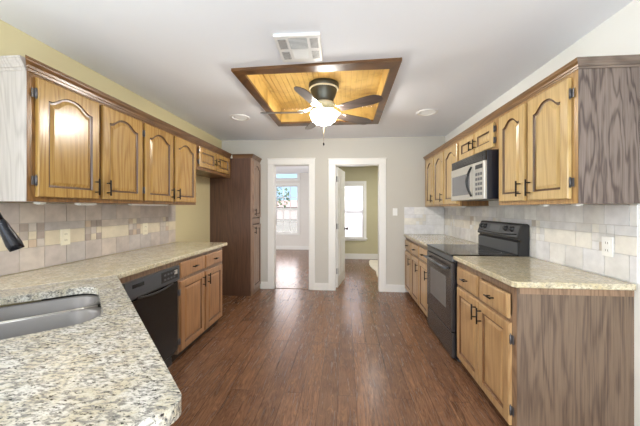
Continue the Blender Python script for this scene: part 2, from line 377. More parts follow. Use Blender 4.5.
# ---- windows
def window(name, x0, x1, y, z0, z1, rows, cols, label, cw=.06, meeting=None, sill=False):
    t = thing(name, label, 'window', (0, y, 0), 0, None, 'structure')
    m = MB()
    m.box(x0 - cw, x0, -.02, 0, z0 - cw, z1 + cw, b=.003); m.box(x1, x1 + cw, -.02, 0, z0 - cw, z1 + cw, b=.003)
    m.box(x0, x1, -.02, 0, z1, z1 + cw, b=.003); m.box(x0, x1, -.02, 0, z0 - cw, z0, b=.003)
    m.build('casing', 'trimwhite', t)
    if sill: MB().box(x0 - cw - .02, x1 + cw + .02, -.07, 0, z0 - .03, z0, b=.004).build('sill', 'trimwhite', t)
    segs = [(z0, z1)] if meeting is None else [(z0, meeting), (meeting, z1)]
    for i, (a, b) in enumerate(segs):
        f = MB(); yy = .03 + .03 * i; fw = .035
        f.box(x0, x0 + fw, yy, yy + .03, a, b); f.box(x1 - fw, x1, yy, yy + .03, a, b); f.box(x0 + fw, x1 - fw, yy, yy + .03, a, a + fw); f.box(x0 + fw, x1 - fw, yy, yy + .03, b - fw, b)
        for k in range(1, cols):
            xx = x0 + fw + (x1 - x0 - 2 * fw) * k / cols; f.box(xx - .009, xx + .009, yy + .008, yy + .022, a + fw, b - fw)
        for k in range(1, rows):
            zz = a + fw + (b - a - 2 * fw) * k / rows; f.box(x0 + fw, x1 - fw, yy + .008, yy + .022, zz - .009, zz + .009)
        fo = f.build('sash', 'trimwhite', t)
        MB().box(x0 + fw, x1 - fw, yy + .012, yy + .016, a + fw, b - fw).build('pane', 'glass', fo)
    return t
window('window_1', WL0, WL1, YL, .52, 2.05, 2, 3, 'tall white double-hung window with muntins in the left room', meeting=1.29)
window('window_2', WL0, WL1, YL, 2.255, 2.60 - .14, 1, 1, 'small transom window above the tall window in the left room')
window('window_3', V0, V1, YR, .55, 1.95, 1, 1, 'white window behind closed blinds in the right room', .075, 1.25, True)
bl = thing('window_blind', 'closed white slatted blind on the window in the right room', 'blind', (0, YR, 0))
MB().box(V0 + .01, V1 - .01, -.018, .028, 1.89, 1.945, b=.004).build('headrail', 'white', bl)
m = MB(); z = 1.885
while z > .585:
    m.add([(V0 + .012, -.004, z), (V1 - .012, -.004, z), (V1 - .012, .012, z - .046), (V0 + .012, .012, z - .046)], [(0, 1, 2, 3)]); z -= .041
m.build('slats', 'blind', bl)
MB().box(V0 + .012, V1 - .012, -.008, .018, .553, .577, b=.003).build('bottom_rail', 'white', bl)
# ---- open door in the right doorway, hinged on the left jamb
dr = thing('door_1', 'open white panel door swung into the right room', 'door', (-.150, YB + .135, 0), math.radians(80), None, 'structure')
m = MB().box(0, .68, -.035, 0, .01, 2.0)
for (a, b) in ((.09, .31), (.37, .59)):
    for (p, q) in ((.18, .80), (.92, 1.55), (1.66, 1.90)):
        for (ya, yb) in ((-.035, -.041), (0, .006)):
            m.box(a, b, ya, yb, p, p + .015); m.box(a, b, ya, yb, q - .015, q); m.box(a, a + .015, ya, yb, p + .015, q - .015); m.box(b - .015, b, ya, yb, p + .015, q - .015)
            m.box(a + .04, b - .04, ya, yb, p + .04, q - .04, b=.002)
m.build('door_leaf', 'white', dr)
k = MB().disc_axis((.62, -.035, .94), (0, -1, 0), [(.028, 0), (.028, .006), (.010, .010), (.010, .035), (.024, .042), (.028, .055), (.020, .066), (.002, .069)])
part(k.build('door_knob', 'bronze', dr), 'dark round door knob')
for z in (.28, 1.02, 1.80):
    part(MB().tube([(-.004, -.018, z - .045), (-.004, -.018, z + .045)], .007).box(-.004, .03, -.0365, -.034, z - .045, z + .045).build('hinge', 'hinge', dr), 'metal door hinge')
# ---- outside
struct('ground', MB().box(-40, 40, 9.3, 90, -.5, -.4), 'grass_out', 'pale ground outside the far windows', 'ground')
def tree(x, y, h, r, label):
    t = thing('tree', label, 'tree', (x, y, -.4), 0, 'trees outside the tall window')
    MB().tube([(0, 0, 0), (.05, 0, h * .5), (0, .05, h * .75)], [.14, .1, .05], 8).build('trunk', 'bark', t)
    m = MB()
    for i in range(260):
        a, u, rr = random.random() * 6.28, random.uniform(-1, 1), r * random.random() ** .4
        p = Vector((rr * math.cos(a) * math.sqrt(1 - u * u), rr * math.sin(a) * math.sqrt(1 - u * u), h * .7 + rr * u * .9)); s = random.uniform(.08, .2)
        q = Matrix.Rotation(random.random() * 6, 3, Vector((random.random(), random.random(), random.random() + .1)))
        m.add([p + q @ Vector(v) * s for v in ((-1, 0, 0), (0, -.6, .15), (1, 0, 0), (0, .6, .15))], [(0, 1, 2, 3)])
    m.build('crown', 'leaf', t)
tree(-6.9, 28, 4.0, 1.5, 'grey-green tree seen low through the tall window, nearer the left pane')
tree(-4.2, 33, 3.4, 1.2, 'smaller grey-green tree seen through the right panes of the tall window')
hs = thing('house', 'distant house with a reddish roof seen through the tall window', 'house', (-8.5, 46, -.4))
MB().box(-5, 3.6, -2, 2, 0, 1.9).build('wall', 'siding', hs)
MB().loft([[(-5.4, -2.4, 1.9), (4, -2.4, 1.9), (4, 2.4, 1.9), (-5.4, 2.4, 1.9)], [(-4, -.1, 3.0), (2.6, -.1, 3.0), (2.6, .1, 3.0), (-4, .1, 3.0)]]).build('roof', 'roof', hs)

# ------------------------------------------------------------------ cabinets
def door_loops(w, h, arch, t=.02, stile=.055, A=.055):
    n = 17
    def loop(ins, y, ar):
        x0, x1, z0, z1 = ins, w - ins, ins, h - ins
        xs = [x0 + (x1 - x0) * i / (n - 1) for i in range(n)]
        top = []
        for x in reversed(xs):
            zz = z1
            if ar:
                u = abs((x - w / 2) / (w / 2 - ins)); zz = z1 - ar + ar * .5 * (1 + math.cos(PI * min(1, u / .92) ** 1.35))
            top.append((x, y, zz))
        return [(x, y, z0) for x in xs] + top
    a = A if arch else 0
    if w < .35: a *= .85
    return n, [loop(0, 0, 0), loop(0, -t + .004, 0), loop(.005, -t, 0), loop(stile, -t, a), loop(stile + .005, -t + .008, a), loop(stile + .014, -t + .009, a), loop(stile + .034, -t + .002, a)]
def panel_door(name, w, h, arch, mats, parent, loc, label=None):
    n, L = door_loops(w, h, arch)
    m = MB(); N2 = 2 * n
    vs = [p for l in L for p in l]; fs, mi = [], []
    for k in range(len(L) - 1):
        for i in range(N2):
            j = (i + 1) % N2; fs.append((k * N2 + i, k * N2 + j, (k + 1) * N2 + j, (k + 1) * N2 + i)); mi.append(1 if k in (3, 4) else 0)
    for base in (0, (len(L) - 1) * N2):
        for i in range(n - 1): fs.append((base + i, base + i + 1, base + N2 - 2 - i, base + N2 - 1 - i)); mi.append(0)
    m.v = vs; m.f = fs; m.mi = mi; m.sm = [False] * len(fs)
    o = m.build(name, mats, parent, loc)
    if label: part(o, label)
    return o
_pull = {}
def pull(parent, loc, vertical=True, ln=.11):
    key = (vertical, ln)
    if key not in _pull:
        m = MB(); h = ln / 2; q = h * .62
        ax = (lambda s, y: (0, y, s)) if vertical else (lambda s, y: (s, y, 0))
        m.tube([ax(-h, -.03), ax(h, -.03)], .0055, 10)
        for s in (-q, q): m.tube([ax(s, 0), ax(s, -.03)], .0045, 8)
        o = m.build('handle', 'bronze', parent, loc); part(o, 'dark bronze bar handle'); _pull[key] = o; return o
    return inst(_pull[key], parent, loc)
_hinge = []
def hinge(parent, loc, sgn):
    if not _hinge:
        m = MB().tube([(0, -.008, -.024), (0, -.008, .024)], .006, 8)
        m.box(0, .020, -.004, -.0005, -.024, .024); m.tube([(0, -.008, .024), (0, -.008, .032)], [.004, .002], 8); m.tube([(0, -.008, -.024), (0, -.008, -.032)], [.004, .002], 8)
        o = m.build('hinge', 'hinge', parent, loc); part(o, 'exposed dark metal hinge'); _hinge.append(o)
    else: o = inst(_hinge[0], parent, loc)
    if sgn < 0: o.rotation_euler = (0, PI, 0)
    return o
def cabinet(name, label, cat, loc, rz, Wd, D, z0, z1, doors, drawers=(), wood_='oak', frame_='frame', glz='glaze', group=None, toe=0., kick=.07, body='frame', stiles=(), drz=None, railz=(), fside=(.04, .04), endp=None):
    """local frame: x to the viewer's right, front at y=0 facing -y; doors = (x0,x1,z0,z1,hinge side,handle (x,z) or None,arch)"""
    t = thing(name, label, cat, loc, rz, group)
    m = MB().box(0, Wd, .02, D, z0 + toe, z1)
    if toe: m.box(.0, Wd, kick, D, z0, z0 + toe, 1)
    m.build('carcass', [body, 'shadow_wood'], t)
    f = MB(); a, b = z0 + toe, z1; fl, fr = fside
    f.box(0, fl, 0, .02, a, b); f.box(Wd - fr, Wd, 0, .02, a, b)
    xs = [fl] + [v for s_ in stiles for v in s_] + [Wd - fr]
    for s_ in stiles: f.box(s_[0], s_[1], 0, .02, a, b)
    for i in range(0, len(xs), 2):
        for (p, q) in [(a, a + .035), (b - .045, b)] + list(railz): f.box(xs[i], xs[i + 1], 0, .02, p, q)
        f.box(xs[i], xs[i + 1], .012, .02, a + .035, b - .045)
    f.build('face_frame', frame_, t)
    if endp:
        for side, mat, lb in endp:
            x0, x1 = (-.004, 0) if side == 'l' else (Wd, Wd + .004)
            part(MB().box(x0, x1, 0.001, D, z0 + (toe if False else 0), z1).build('end_panel', mat, t), lb)
    for (x0, x1, p, q, hs_, hd, arch) in doors:
        d = panel_door('door', x1 - x0, q - p, arch, [wood_, glz], t, (x0, -.001, p))
        if hd: pull(d, (hd[0] - x0, -.02, hd[1] - p), True, hd[2] if len(hd) > 2 else .11)
        for zz in (.09, q - p - .09):
            if q - p < .4: zz = .055 if zz < .1 else q - p - .055
            hinge(d, (-.004 if hs_ == 'l' else x1 - x0 + .004, -.003, zz), -1 if hs_ == 'l' else 1)
    for (x0, x1, p, q) in drawers:
        w_, h_ = x1 - x0, q - p
        L = [[(0, 0, 0), (w_, 0, 0), (w_, 0, h_), (0, 0, h_)], [(0, -.014, 0), (w_, -.014, 0), (w_, -.014, h_), (0, -.014, h_)], [(.008, -.02, .008), (w_ - .008, -.02, .008), (w_ - .008, -.02, h_ - .008), (.008, -.02, h_ - .008)]]
        d = MB().loft(L).build('drawer', wood_, t, (x0, -.001, p))
        pull(d, (w_ / 2, -.02, h_ / 2), False, .075)
    return t
GL, GR = 'upper cabinets on the left wall', 'upper cabinets on the right wall'
RL, RR = PI / 2, -PI / 2
UZ0, UZ1 = 1.355, 2.075
XLF = -1.715       # left upper face
y0 = 1.400
D_ = XLF - XL
def ly(*d, y0): return [(a - y0, b - y0, p, q, hs_, (h[0] - y0,) + h[1:] if h else None, ar) for (a, b, p, q, hs_, h, ar) in d]
cabinet('wall_cabinet', 'nearest honey oak upper cabinet on the left wall, with the end painted pale for window light', 'cabinet', (XLF, y0, 0), RL, .882, D_ , UZ0, UZ1,
        ly((1.441, 1.838, 1.382, 2.045, 'l', (1.805, 1.462), True), (1.868, 2.262, 1.382, 2.045, 'r', (1.900, 1.462), True), y0=y0), group=GL, stiles=[(.435, .475)], fside=(.04, .025), endp=[('l', 'lit_end', 'end panel with window light painted in')])
y0 = 2.284
cabinet('wall_cabinet', 'two-door honey oak upper cabinet ending beside the refrigerator alcove', 'cabinet', (XLF, y0, 0), RL, .87, D_, UZ0, UZ1,
        ly((2.296, 2.692, 1.382, 2.045, 'l', (2.66, 1.462), True), (2.728, 3.128, 1.382, 2.045, 'r', (2.76, 1.462), True), y0=y0), group=GL, stiles=[(.405, .445)], fside=(.03, .03))
y0 = 3.156
cabinet('wall_cabinet', 'short oak cabinet high above the refrigerator alcove beside the dark pantry', 'cabinet', (XLF, y0, 0), RL, 1.006, D_, 1.775, UZ1,
        ly((3.21, 3.628, 1.81, 2.045, 'l', (3.59, 1.915, .09), False), (3.656, 4.08, 1.81, 2.045, 'r', (3.69, 1.915, .09), False), y0=y0), group=GL, stiles=[(.475, .515)], fside=(.06, .075))
XRF = 1.25; DR_ = XR - XRF
def ry(*d, y1): return [(y1 - a, y1 - b, p, q, hs_, (y1 - h[0],) + h[1:] if h else None, ar) for (a, b, p, q, hs_, h, ar) in d]
y1 = 2.44
cabinet('wall_cabinet', 'nearest light oak upper cabinet on the right wall, with the grey-brown grained end', 'cabinet', (XRF, y1, 0), RR, y1 - 1.648, DR_, UZ0 - .012, UZ1,
        ry((2.402, 2.08, 1.37, 2.04, 'l', (2.118, 1.455), True), (2.04, 1.69, 1.37, 2.04, 'r', (2.012, 1.455), True), y1=y1), wood_='oak_r', frame_='frame_r', group=GR, stiles=[(.362, .398)], fside=(.035, .04), endp=[('r', 'endpanel', 'grey-brown oak end panel with bold grain')])
y1 = 3.232
cabinet('wall_cabinet', 'short light oak cabinet directly above the microwave', 'cabinet', (XRF, y1, 0), RR, .79, DR_, 1.805, UZ1,
        ry((3.195, 2.86, 1.83, 2.035, 'l', (2.89, 1.92, .09), False), (2.83, 2.495, 1.83, 2.035, 'r', (2.80, 1.92, .09), False), y1=y1), wood_='oak_r', frame_='frame_r', group=GR, stiles=[(.372, .402)], fside=(.035, .05))
y1 = 4.575
cabinet('wall_cabinet', 'three-door light oak upper cabinet between the microwave and the end wall', 'cabinet', (XRF, y1, 0), RR, y1 - 3.234, DR_, UZ0 - .012, UZ1,
        ry((4.46, 4.10, 1.37, 2.03, 'l', (4.13, 1.455), True), (4.07, 3.70, 1.37, 2.03, 'l', (3.73, 1.455), True), (3.665, 3.265, 1.37, 2.03, 'l', (3.295, 1.455), True), y1=y1), wood_='oak_r', frame_='frame_r', group=GR, stiles=[(.473, .505), (.878, .91)], fside=(.115, .03))
# crown moulding: profile (out, z) swept along a path of points with outward offsets
CP = [(0, 0), (.005, 0), (.007, .010), (.012, .012), (.014, .022), (.022, .030), (.026, .034), (.028, .040), (.032, .042), (.032, .049), (0, .049)]
def crown(name, pathf, mats, label, parent=None, z=2.064, hs=1.34):
    loops = [pathf(o_, z + h_ * hs) for o_, h_ in CP]       # each: list of pts
    k = len(loops[0]); m = MB()
    m.loft([[loops[i][j] for i in range(len(CP))] for j in range(k)], 0, (True, True))
    o = m.build(name, mats, parent)
    if label: tag(o, label, 'moulding')
    return o
crown('crown_molding', lambda o_, z: [(XLF + .001 + o_, 4.132, z), (XLF + .001 + o_, 1.397 - o_, z)], 'crown', 'dark stepped crown moulding along the left upper cabinets')
o = crown('crown_molding', lambda o_, z: [(XLF - .001, 1.3975 - o_, z), (XL, 1.3975 - o_, z)], 'lit_end', 'crown moulding, paled by painted window light, across the end of the left upper cabinets')
crown('crown_molding', lambda o_, z: [(XRF - o_, 1.6435 - o_, z), (XRF - o_, 4.575, z)], 'crown_r', 'brown stepped crown moulding along the right upper cabinets', z=2.064, hs=1.0)
crown('crown_molding', lambda o_, z: [(XR, 1.643 - o_, z), (XRF - o_, 1.643 - o_, z)], 'endcrown', 'short grey-brown crown moulding across the grained end of the right upper cabinets', z=2.064, hs=1.0)
# pantry
pt = thing('pantry_cabinet', 'tall dark brown pantry cabinet beside the left doorway', 'cabinet', (-1.387, 4.165, 0), RL)
PW, PD = .41, -1.387 - XL
MB().box(.0, PW, .02, PD, .0, 2.07).build('carcass', 'pantry', pt)
MB().box(0, .03, 0, .02, .07, 2.07).box(PW - .03, PW, 0, .02, .07, 2.07).box(.03, PW - .03, 0, .02, .07, .1).box(.03, PW - .03, 0, .02, 1.08, 1.16).box(.03, PW - .03, 0, .02, 2.02, 2.07).build('face_frame', 'pantry_door', pt)
MB().box(0, PW, .004, .02, 0, .07).build('base_board', 'frame_low', pt)
d = panel_door('door', .37, .86, True, ['pantry_door', 'pantry'], pt, (.02, -.001, 1.175)); pull(d, (.035, -.02, .08)); hinge(d, (.374, -.003, .1), 1); hinge(d, (.374, -.003, .76), 1)
d = panel_door('door', .37, .98, False, ['pantry_door', 'pantry'], pt, (.02, -.001, .085)); pull(d, (.035, -.02, .90)); hinge(d, (.374, -.003, .1), 1); hinge(d, (.374, -.003, .88), 1)
crown('crown', lambda o_, z: [(PW, -o_, z), (-o_, -o_, z), (-o_, .294, z)], 'crown', None, pt, 2.069, 1.2)
# base cabinets
CT = .914
y1 = 2.515
XRB = .955
cabinet('base_cabinet', 'near oak base cabinet right of the stove, with the worn brown end panel', 'cabinet', (XRB, y1, 0), RR, y1 - 1.68, XR - XRB, 0, .879,
        ry((2.478, 2.092, .075, .66, 'l', (2.13, .575), False), (2.088, 1.72, .075, .66, 'r', (2.05, .575), False), y1=y1),
        [(y1 - 2.478, y1 - 2.12, .685, .832), (y1 - 2.082, y1 - 1.735, .682, .822)], 'oak_base', 'frame_low', 'glaze_low', 'base cabinets', .07, .05, 'frame_low', [(.395, .433)], railz=[(.64, .70)], endp=[('r', 'endbase', 'worn brown oak end panel')])
bc = bpy.data.objects['base_cabinet']
part(MB().box(.836, .845, .012, XR - XRB - .005, .842, .8785).build('top_rail', 'frame_low', bc), 'brown strip under the counter edge')
y1 = 4.575
DW_ = (y1 - 3.275) / 3
ds, dd = [], []
for i in range(3):
    a = 4.55 - i * .425; b = a - .395
    dd.append((a, b, .075, .66, 'l', (b + .035, .55), False)); ds.append((y1 - a, y1 - b, .69, .83))
cabinet('base_cabinet', 'three-drawer oak base cabinet between the stove and the end wall', 'cabinet', (XRB, y1, 0), RR, y1 - 3.275, XR - XRB, 0, .879, ry(*dd, y1=y1), ds, 'oak_base', 'frame_low', 'glaze_low', 'base cabinets', .07, .05, 'frame_low', railz=[(.64, .70)], stiles=[(.418, .452), (.843, .877)], fside=(.03, .035))
XLB = -1.42
y0 = 2.315
cabinet('base_cabinet', 'two-drawer warm oak base cabinet at the end of the left counter beside the dishwasher', 'cabinet', (XLB, y0, 0), RL, .885, XLB - XL, 0, .879,
        ly((2.335, 2.745, .085, .685, 'l', (2.71, .60), False), (2.775, 3.165, .085, .68, 'r', (2.81, .60), False), y0=y0),
        [(2.335 - y0, 2.755 - y0, .715, .848), (2.775 - y0, 3.165 - y0, .712, .842)], 'oak_low', 'frame_low', 'glaze_low', 'base cabinets', .07, .05, 'frame_low', [(.425, .465)], railz=[(.66, .73)], fside=(.025, .04))
# filler over and beside the dishwasher is part of the sink run: diagonal sink base
q = 1 / math.sqrt(2)
def dg(e1, e2): return (-q * e1 + q * e2, q * e1 + q * e2)
sb = thing('base_cabinet', 'diagonal sink base cabinet mostly hidden under the near speckled countertop', 'cabinet', dg(.70, .135) + (0,), 3 * PI / 4, 'base cabinets')
m = MB().prism([(0, .02), (1.33, .02), (1.33, .10), (.80, .62), (0, .62)], .07, .66); m.build('carcass', 'frame_low', sb)
MB().box(0, .02, .02, .62, .661, .879).box(.02, .60, .60, .62, .661, .879).build('end_panel', 'frame_low', sb)
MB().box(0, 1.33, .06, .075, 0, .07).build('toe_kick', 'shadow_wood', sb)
MB().box(0, 1.33, 0, .02, .07, .879).build('face_frame', 'frame_low', sb)
for a, hs_ in ((.10, 'l'), (.56, 'r')):
    d = panel_door('door', .43, .57, False, ['oak_low', 'glaze_low'], sb, (a, -.001, .09)); pull(d, (.395 if hs_ == 'l' else .035, -.02, .49)); hinge(d, (-.004 if hs_ == 'l' else .434, -.003, .1), -1 if hs_ == 'l' else 1)
# ------------------------------------------------------------------ countertops
def slab(name, outer, holes, z0, z1, mat, label):
    bm = bmesh.new(); E = []
    def ring(pts, z): return [bm.verts.new((x, y, z)) for x, y in pts]
    rings = []
    for pts in [outer] + holes:
        r = ring(pts, z1); rings.append(r); E += [bm.edges.new((r[i], r[(i + 1) % len(r)])) for i in range(len(r))]
    bmesh.ops.triangle_fill(bm, use_beauty=True, use_dissolve=False, edges=E)
    tops = list(bm.faces); mp_ = {}
    for r in rings:
        for v in r: mp_[v] = bm.verts.new((v.co.x, v.co.y, z0))
    for f in tops: bm.faces.new([mp_[v] for v in f.verts])
    for r in rings:
        for i in range(len(r)):
            a, b = r[i], r[(i + 1) % len(r)]; bm.faces.new((a, b, mp_[b], mp_[a]))
    bmesh.ops.recalc_face_normals(bm, faces=bm.faces)
    me = bpy.data.meshes.new(name); bm.to_mesh(me); bm.free(); me.materials.append(M[mat])
    o = bpy.data.objects.new(name, me); COL.objects.link(o); tag(o, label, 'countertop')
    bv = o.modifiers.new('edge', 'BEVEL'); bv.width = .007; bv.segments = 3; bv.limit_method = 'ANGLE'; bv.angle_limit = math.radians(50)
    return o
def arc(cx, cy, r, a0, a1, n=8): return [(cx + r * math.cos(math.radians(a0 + (a1 - a0) * i / n)), cy + r * math.sin(math.radians(a0 + (a1 - a0) * i / n))) for i in range(n + 1)]
SM0 = (-1.383, 1.605)
slab('countertop', [SM0, (-1.378, 3.25), (-1.39, 3.27), (XL + .013, 3.27), (XL + .013, 1.03), (-1.92, 1.02)], [], .880, CT, 'granite', 'tan granite countertop over the dishwasher along the left wall')
def dgl(pts): return [dg(a, b) for a, b in pts]
hole = []
hx0, hx1, hy0, hy1, hr = 1.298, 1.905, -.39, .068, .105
for cx, cy, a0 in ((hx1 - hr, hy1 - hr, 0), (hx0 + hr, hy1 - hr, 90), (hx0 + hr, hy0 + hr, 180), (hx1 - hr, hy0 + hr, 270)): hole += arc(cx, cy, hr, a0, a0 + 90)
# outer (diagonal frame): front edge at e2=.166, near end at e1=.645
fe = .168
outer = [(2.112, fe)] + arc(.632 + .04, fe - .04, .04, 90, 180) + [(.632, -1.0)]
outer = dgl(outer) + [(XL + .013, -.55), (XL + .013, 1.028), (-1.921, 1.018)]
slab('countertop', outer, [dgl(hole)], .880, CT, 'granite_s', 'pale speckled granite countertop around the sink in the near corner')
slab('countertop', [(.92, 1.668), (.94, 1.648), (XR - .012, 1.648), (XR - .012, 2.522), (.92, 2.522)], [], .880, CT, 'granite', 'granite countertop on the near right base cabinet in front of the stove')
slab('countertop', [(.92, 3.268), (XR - .012, 3.268), (XR - .012, 4.568), (.92, 4.568)], [], .880, CT, 'granite', 'tan granite countertop between the stove and the end wall')
# ------------------------------------------------------------------ sink and faucet
sk = thing('sink', 'stainless steel double bowl sink set into the near granite countertop', 'sink', dg(1.6015, -.162) + (.879,), 3 * PI / 4)
def rrect(x0, x1, y0, y1, r, z, n=6):
    P_ = []
    for cx, cy, a0 in ((x1 - r, y1 - r, 0), (x0 + r, y1 - r, 90), (x0 + r, y0 + r, 180), (x1 - r, y0 + r, 270)): P_ += [(x, y, z) for x, y in arc(cx, cy, r, a0, a0 + 90, n)]
    return P_
def bowl(x0, x1, y0, y1, zt, label):
    L = [rrect(x0 - .012, x1 + .012, y0 - .03, y1 + .03, .11, zt - .001), rrect(x0, x1, y0, y1, .098, zt - .001), rrect(x0 + .004, x1 - .004, y0 + .004, y1 - .004, .096, zt - .01), rrect(x0 + .012, x1 - .012, y0 + .012, y1 - .012, .09, zt - .15), rrect(x0 + .022, x1 - .022, y0 + .022, y1 - .022, .08, zt - .172), rrect(x0 + .05, x1 - .05, y0 + .05, y1 - .05, .04, zt - .18)]
    o = MB().loft(L, 0, (False, True), True).build('bowl', 'sinksteel', sk); part(o, label)
    so = o.modifiers.new('thick', 'SOLIDIFY'); so.thickness = .0015; so.offset = -1
    cx, cy = (x0 + x1) / 2, (y0 + y1) / 2
    MB().lathe([(.045, 0), (.045, .004), (.035, .005), (.03, -.002), (.012, -.002), (.012, .003), (.002, .004)], (cx, cy, zt - .1795)).build('drain', 'stainless', o)
bowl(.058, .296, -.226, .226, -.008, 'far steel bowl'); bowl(-.296, .048, -.226, .226, -.008, 'near steel bowl')
MB().tube([(.053, -.222, -.0125), (.053, .222, -.0125)], .0075, 12).build('divider', 'stainless', sk)
fb = dg(1.605, -.412)
fc = thing('faucet', 'dark gooseneck kitchen faucet behind the sink', 'faucet', fb + (CT,), 3 * PI / 4)
MB().lathe([(.032, 0), (.032, .006), (.024, .012), (.021, .06), (.017, .075), (.014, .08)]).build('base', 'faucet', fc)
pts = [(0, 0, .07), (0, 0, .2), (0, 0, .336)]
for i in range(1, 13):                 # the spout arcs over towards the bowls (local -y)
    a = PI - i * math.radians(165) / 12; pts.append((0, -.09 - .09 * math.cos(a), .336 + .09 * math.sin(a)))
MB().tube(pts, .0125, 14).build('spout', 'faucet', fc)
ex = Vector(pts[-1]); dv = (ex - Vector(pts[-2])).normalized()
MB().tube([ex, ex + dv * .012, ex + dv * .03, ex + dv * .10, ex + dv * .125], [.0125, .016, .017, .024, .022], 16).build('spray_head', 'faucet', fc)
MB().tube([(.02, 0, .045), (.05, 0, .055)], [.010, .009], 10).tube([(.05, 0, .055), (.085, .01, .12)], [.007, .005], 10).build('lever', 'faucet', fc)
# ------------------------------------------------------------------ dishwasher
dw = thing('dishwasher', 'black built-in dishwasher under the left counter', 'dishwasher', (-1.405, 1.70, 0), RL)
DWW = .598
MB().box(.005, DWW - .005, .03, .58, .09, .83).build('tub', 'blackplastic', dw)
MB().box(0, DWW, 0, .03, .12, .70, b=.006).build('door_panel', 'black', dw)
dp_ = ((.03, .705), (.0, .705), (-.014, .72), (-.012, .835), (.03, .835))
m = MB().loft([[(x, yy, zz) for yy, zz in dp_] for x in (0, DWW)])
cp = m.build('control_panel', 'charcoal', dw)
hp = [(.10 + .40 * i / 14, -.016 - .014 * math.sin(PI * i / 14), .712 - .014 * math.sin(PI * i / 14)) for i in range(15)]
MB().tube(hp, .007, 8).build('handle', 'blackplastic', dw)
MB().box(.06, .17, -.0155, -.012, .785, .81, b=.001).build('badge', 'black', cp)
MB().box(.36, .57, -.0155, -.012, .74, .822, b=.001).build('button_panel', 'blackplastic', cp)
for i in range(4):
    for j in range(2): MB().box(.385 + i * .04, .41 + i * .04, -.019, -.015, .755 + j * .035, .768 + j * .035, b=.002).build('button', 'greyplastic', cp)
MB().box(.52, .56, -.018, -.0154, .775, .81, b=.001).build('display', 'stainless', cp)
MB().box(.01, DWW - .01, .05, .07, 0, .118).build('kick_plate', 'black', dw)
struct('trim_3', MB().box(-1.44, -1.418, 1.64, 2.314, .836, .88), 'frame_low', 'brown wood strip between the granite edge and the dishwasher', 'trim')
# ------------------------------------------------------------------ range
rg = thing('stove', 'black electric range with glass cooktop in the right counter run', 'stove', (.945, 3.263, 0), RR)
RW = .736; RD = XR - .945 - .0105
MB().box(.003, RW - .003, .0, RD, .025, .903).build('body', 'blackside', rg)
for x in (.03, RW - .03):
    for y in (.04, RD - .05): MB().lathe([(.016, 0), (.016, .01), (.010, .012), (.010, .026)], (x, y, 0), 12).build('foot', 'greyplastic', rg)
MB().box(.003, RW - .003, -.03, -.001, .03, .245, b=.006).build('drawer', 'ovenfront', rg)
dd_ = MB().box(.003, RW - .003, -.035, -.001, .255, .85, b=.006).build('oven_door', 'ovenfront', rg)
MB().box(.14, RW - .14, -.0375, -.034, .42, .70, b=.001).build('window', 'ovenglass', dd_)
m = MB().tube([(.05, -.075, .795), (RW - .05, -.075, .795)], .012, 12)
for x in (.07, RW - .07): m.tube([(x, -.034, .795), (x, -.075, .795)], .009, 10)
m.build('handle', 'charcoal', dd_)
MB().box(.003, RW - .003, -.03, -.001, .855, .9, b=.005).build('front_trim', 'charcoal', rg)
ct = MB().box(0, RW, -.038, RD - .086, .903, .921, b=.004).build('cooktop', 'blackglass', rg)
for (x, y, r) in ((.19, .13, .095), (.55, .13, .075), (.19, .36, .075), (.55, .36, .1)):
    m = MB(); n = 36; rr = (r, r - .004)
    m.loft([[(x + R_ * math.cos(2 * PI * k / n), y + R_ * math.sin(2 * PI * k / n), .9213) for k in range(n)] for R_ in rr], 0, (False, False)); m.build('burner_ring', 'greyplastic', ct)
gp = [(RD - .085, .90), (RD - .085, 1.03), (RD - .07, 1.038), (RD - .07, 1.048), (RD - .092, 1.055), (RD - .094, 1.07), (RD - .06, 1.172), (RD - .05, 1.184), (RD - .015, 1.184), (RD - .001, 1.172), (RD, 1.0), (RD, .90)]
bg_ = MB().loft([[(x, y, z) for y, z in gp] for x in (.004, RW - .004)]).build('backguard', ['blackplastic'], rg)
def onp(x, t_, out=0):  # point on slanted control face
    a, b = Vector((0, RD - .094, 1.07)), Vector((0, RD - .06, 1.172)); d_ = b - a; nrm = Vector((0, -d_.z, d_.y)).normalized()
    return Vector((x, 0, 0)) + a + d_ * t_ + nrm * out, nrm
def slab_on(x0, x1, t0, t1, th, name, mat):
    c_ = [onp(x, t_, o_)[0] for o_ in (.0005, th) for x, t_ in ((x0, t0), (x1, t0), (x1, t1), (x0, t1))]
    return MB().add(c_, [(0, 1, 2, 3), (4, 5, 6, 7), (0, 1, 5, 4), (1, 2, 6, 5), (2, 3, 7, 6), (3, 0, 4, 7)]).build(name, mat, bg_)
slab_on(.02, RW - .02, .02, .95, .002, 'control_fascia', 'charcoal')
slab_on(.24, .42, .35, .85, .004, 'display_panel', 'greyplastic')
for x in (.07, .14, .52, .62):
    p, nn = onp(x, .62, .002); MB().disc_axis(p, nn, [(.027, 0), (.027, .006), (.021, .010), (.018, .026), (.014, .028)]).build('knob', 'blackplastic', bg_)
MB().tube([onp(.03 + (RW - .06) * i / 16, .24 - .14 * math.sin(PI * i / 16), .003)[0] for i in range(17)], .005, 8).build('ledge', 'black', bg_)
slab_on(.36, .40, .06, .13, .004, 'badge', 'stainless')
MB().box(.02, RW - .02, RD - .089, RD - .084, .925, 1.025).build('lower_panel', 'charcoal', bg_)
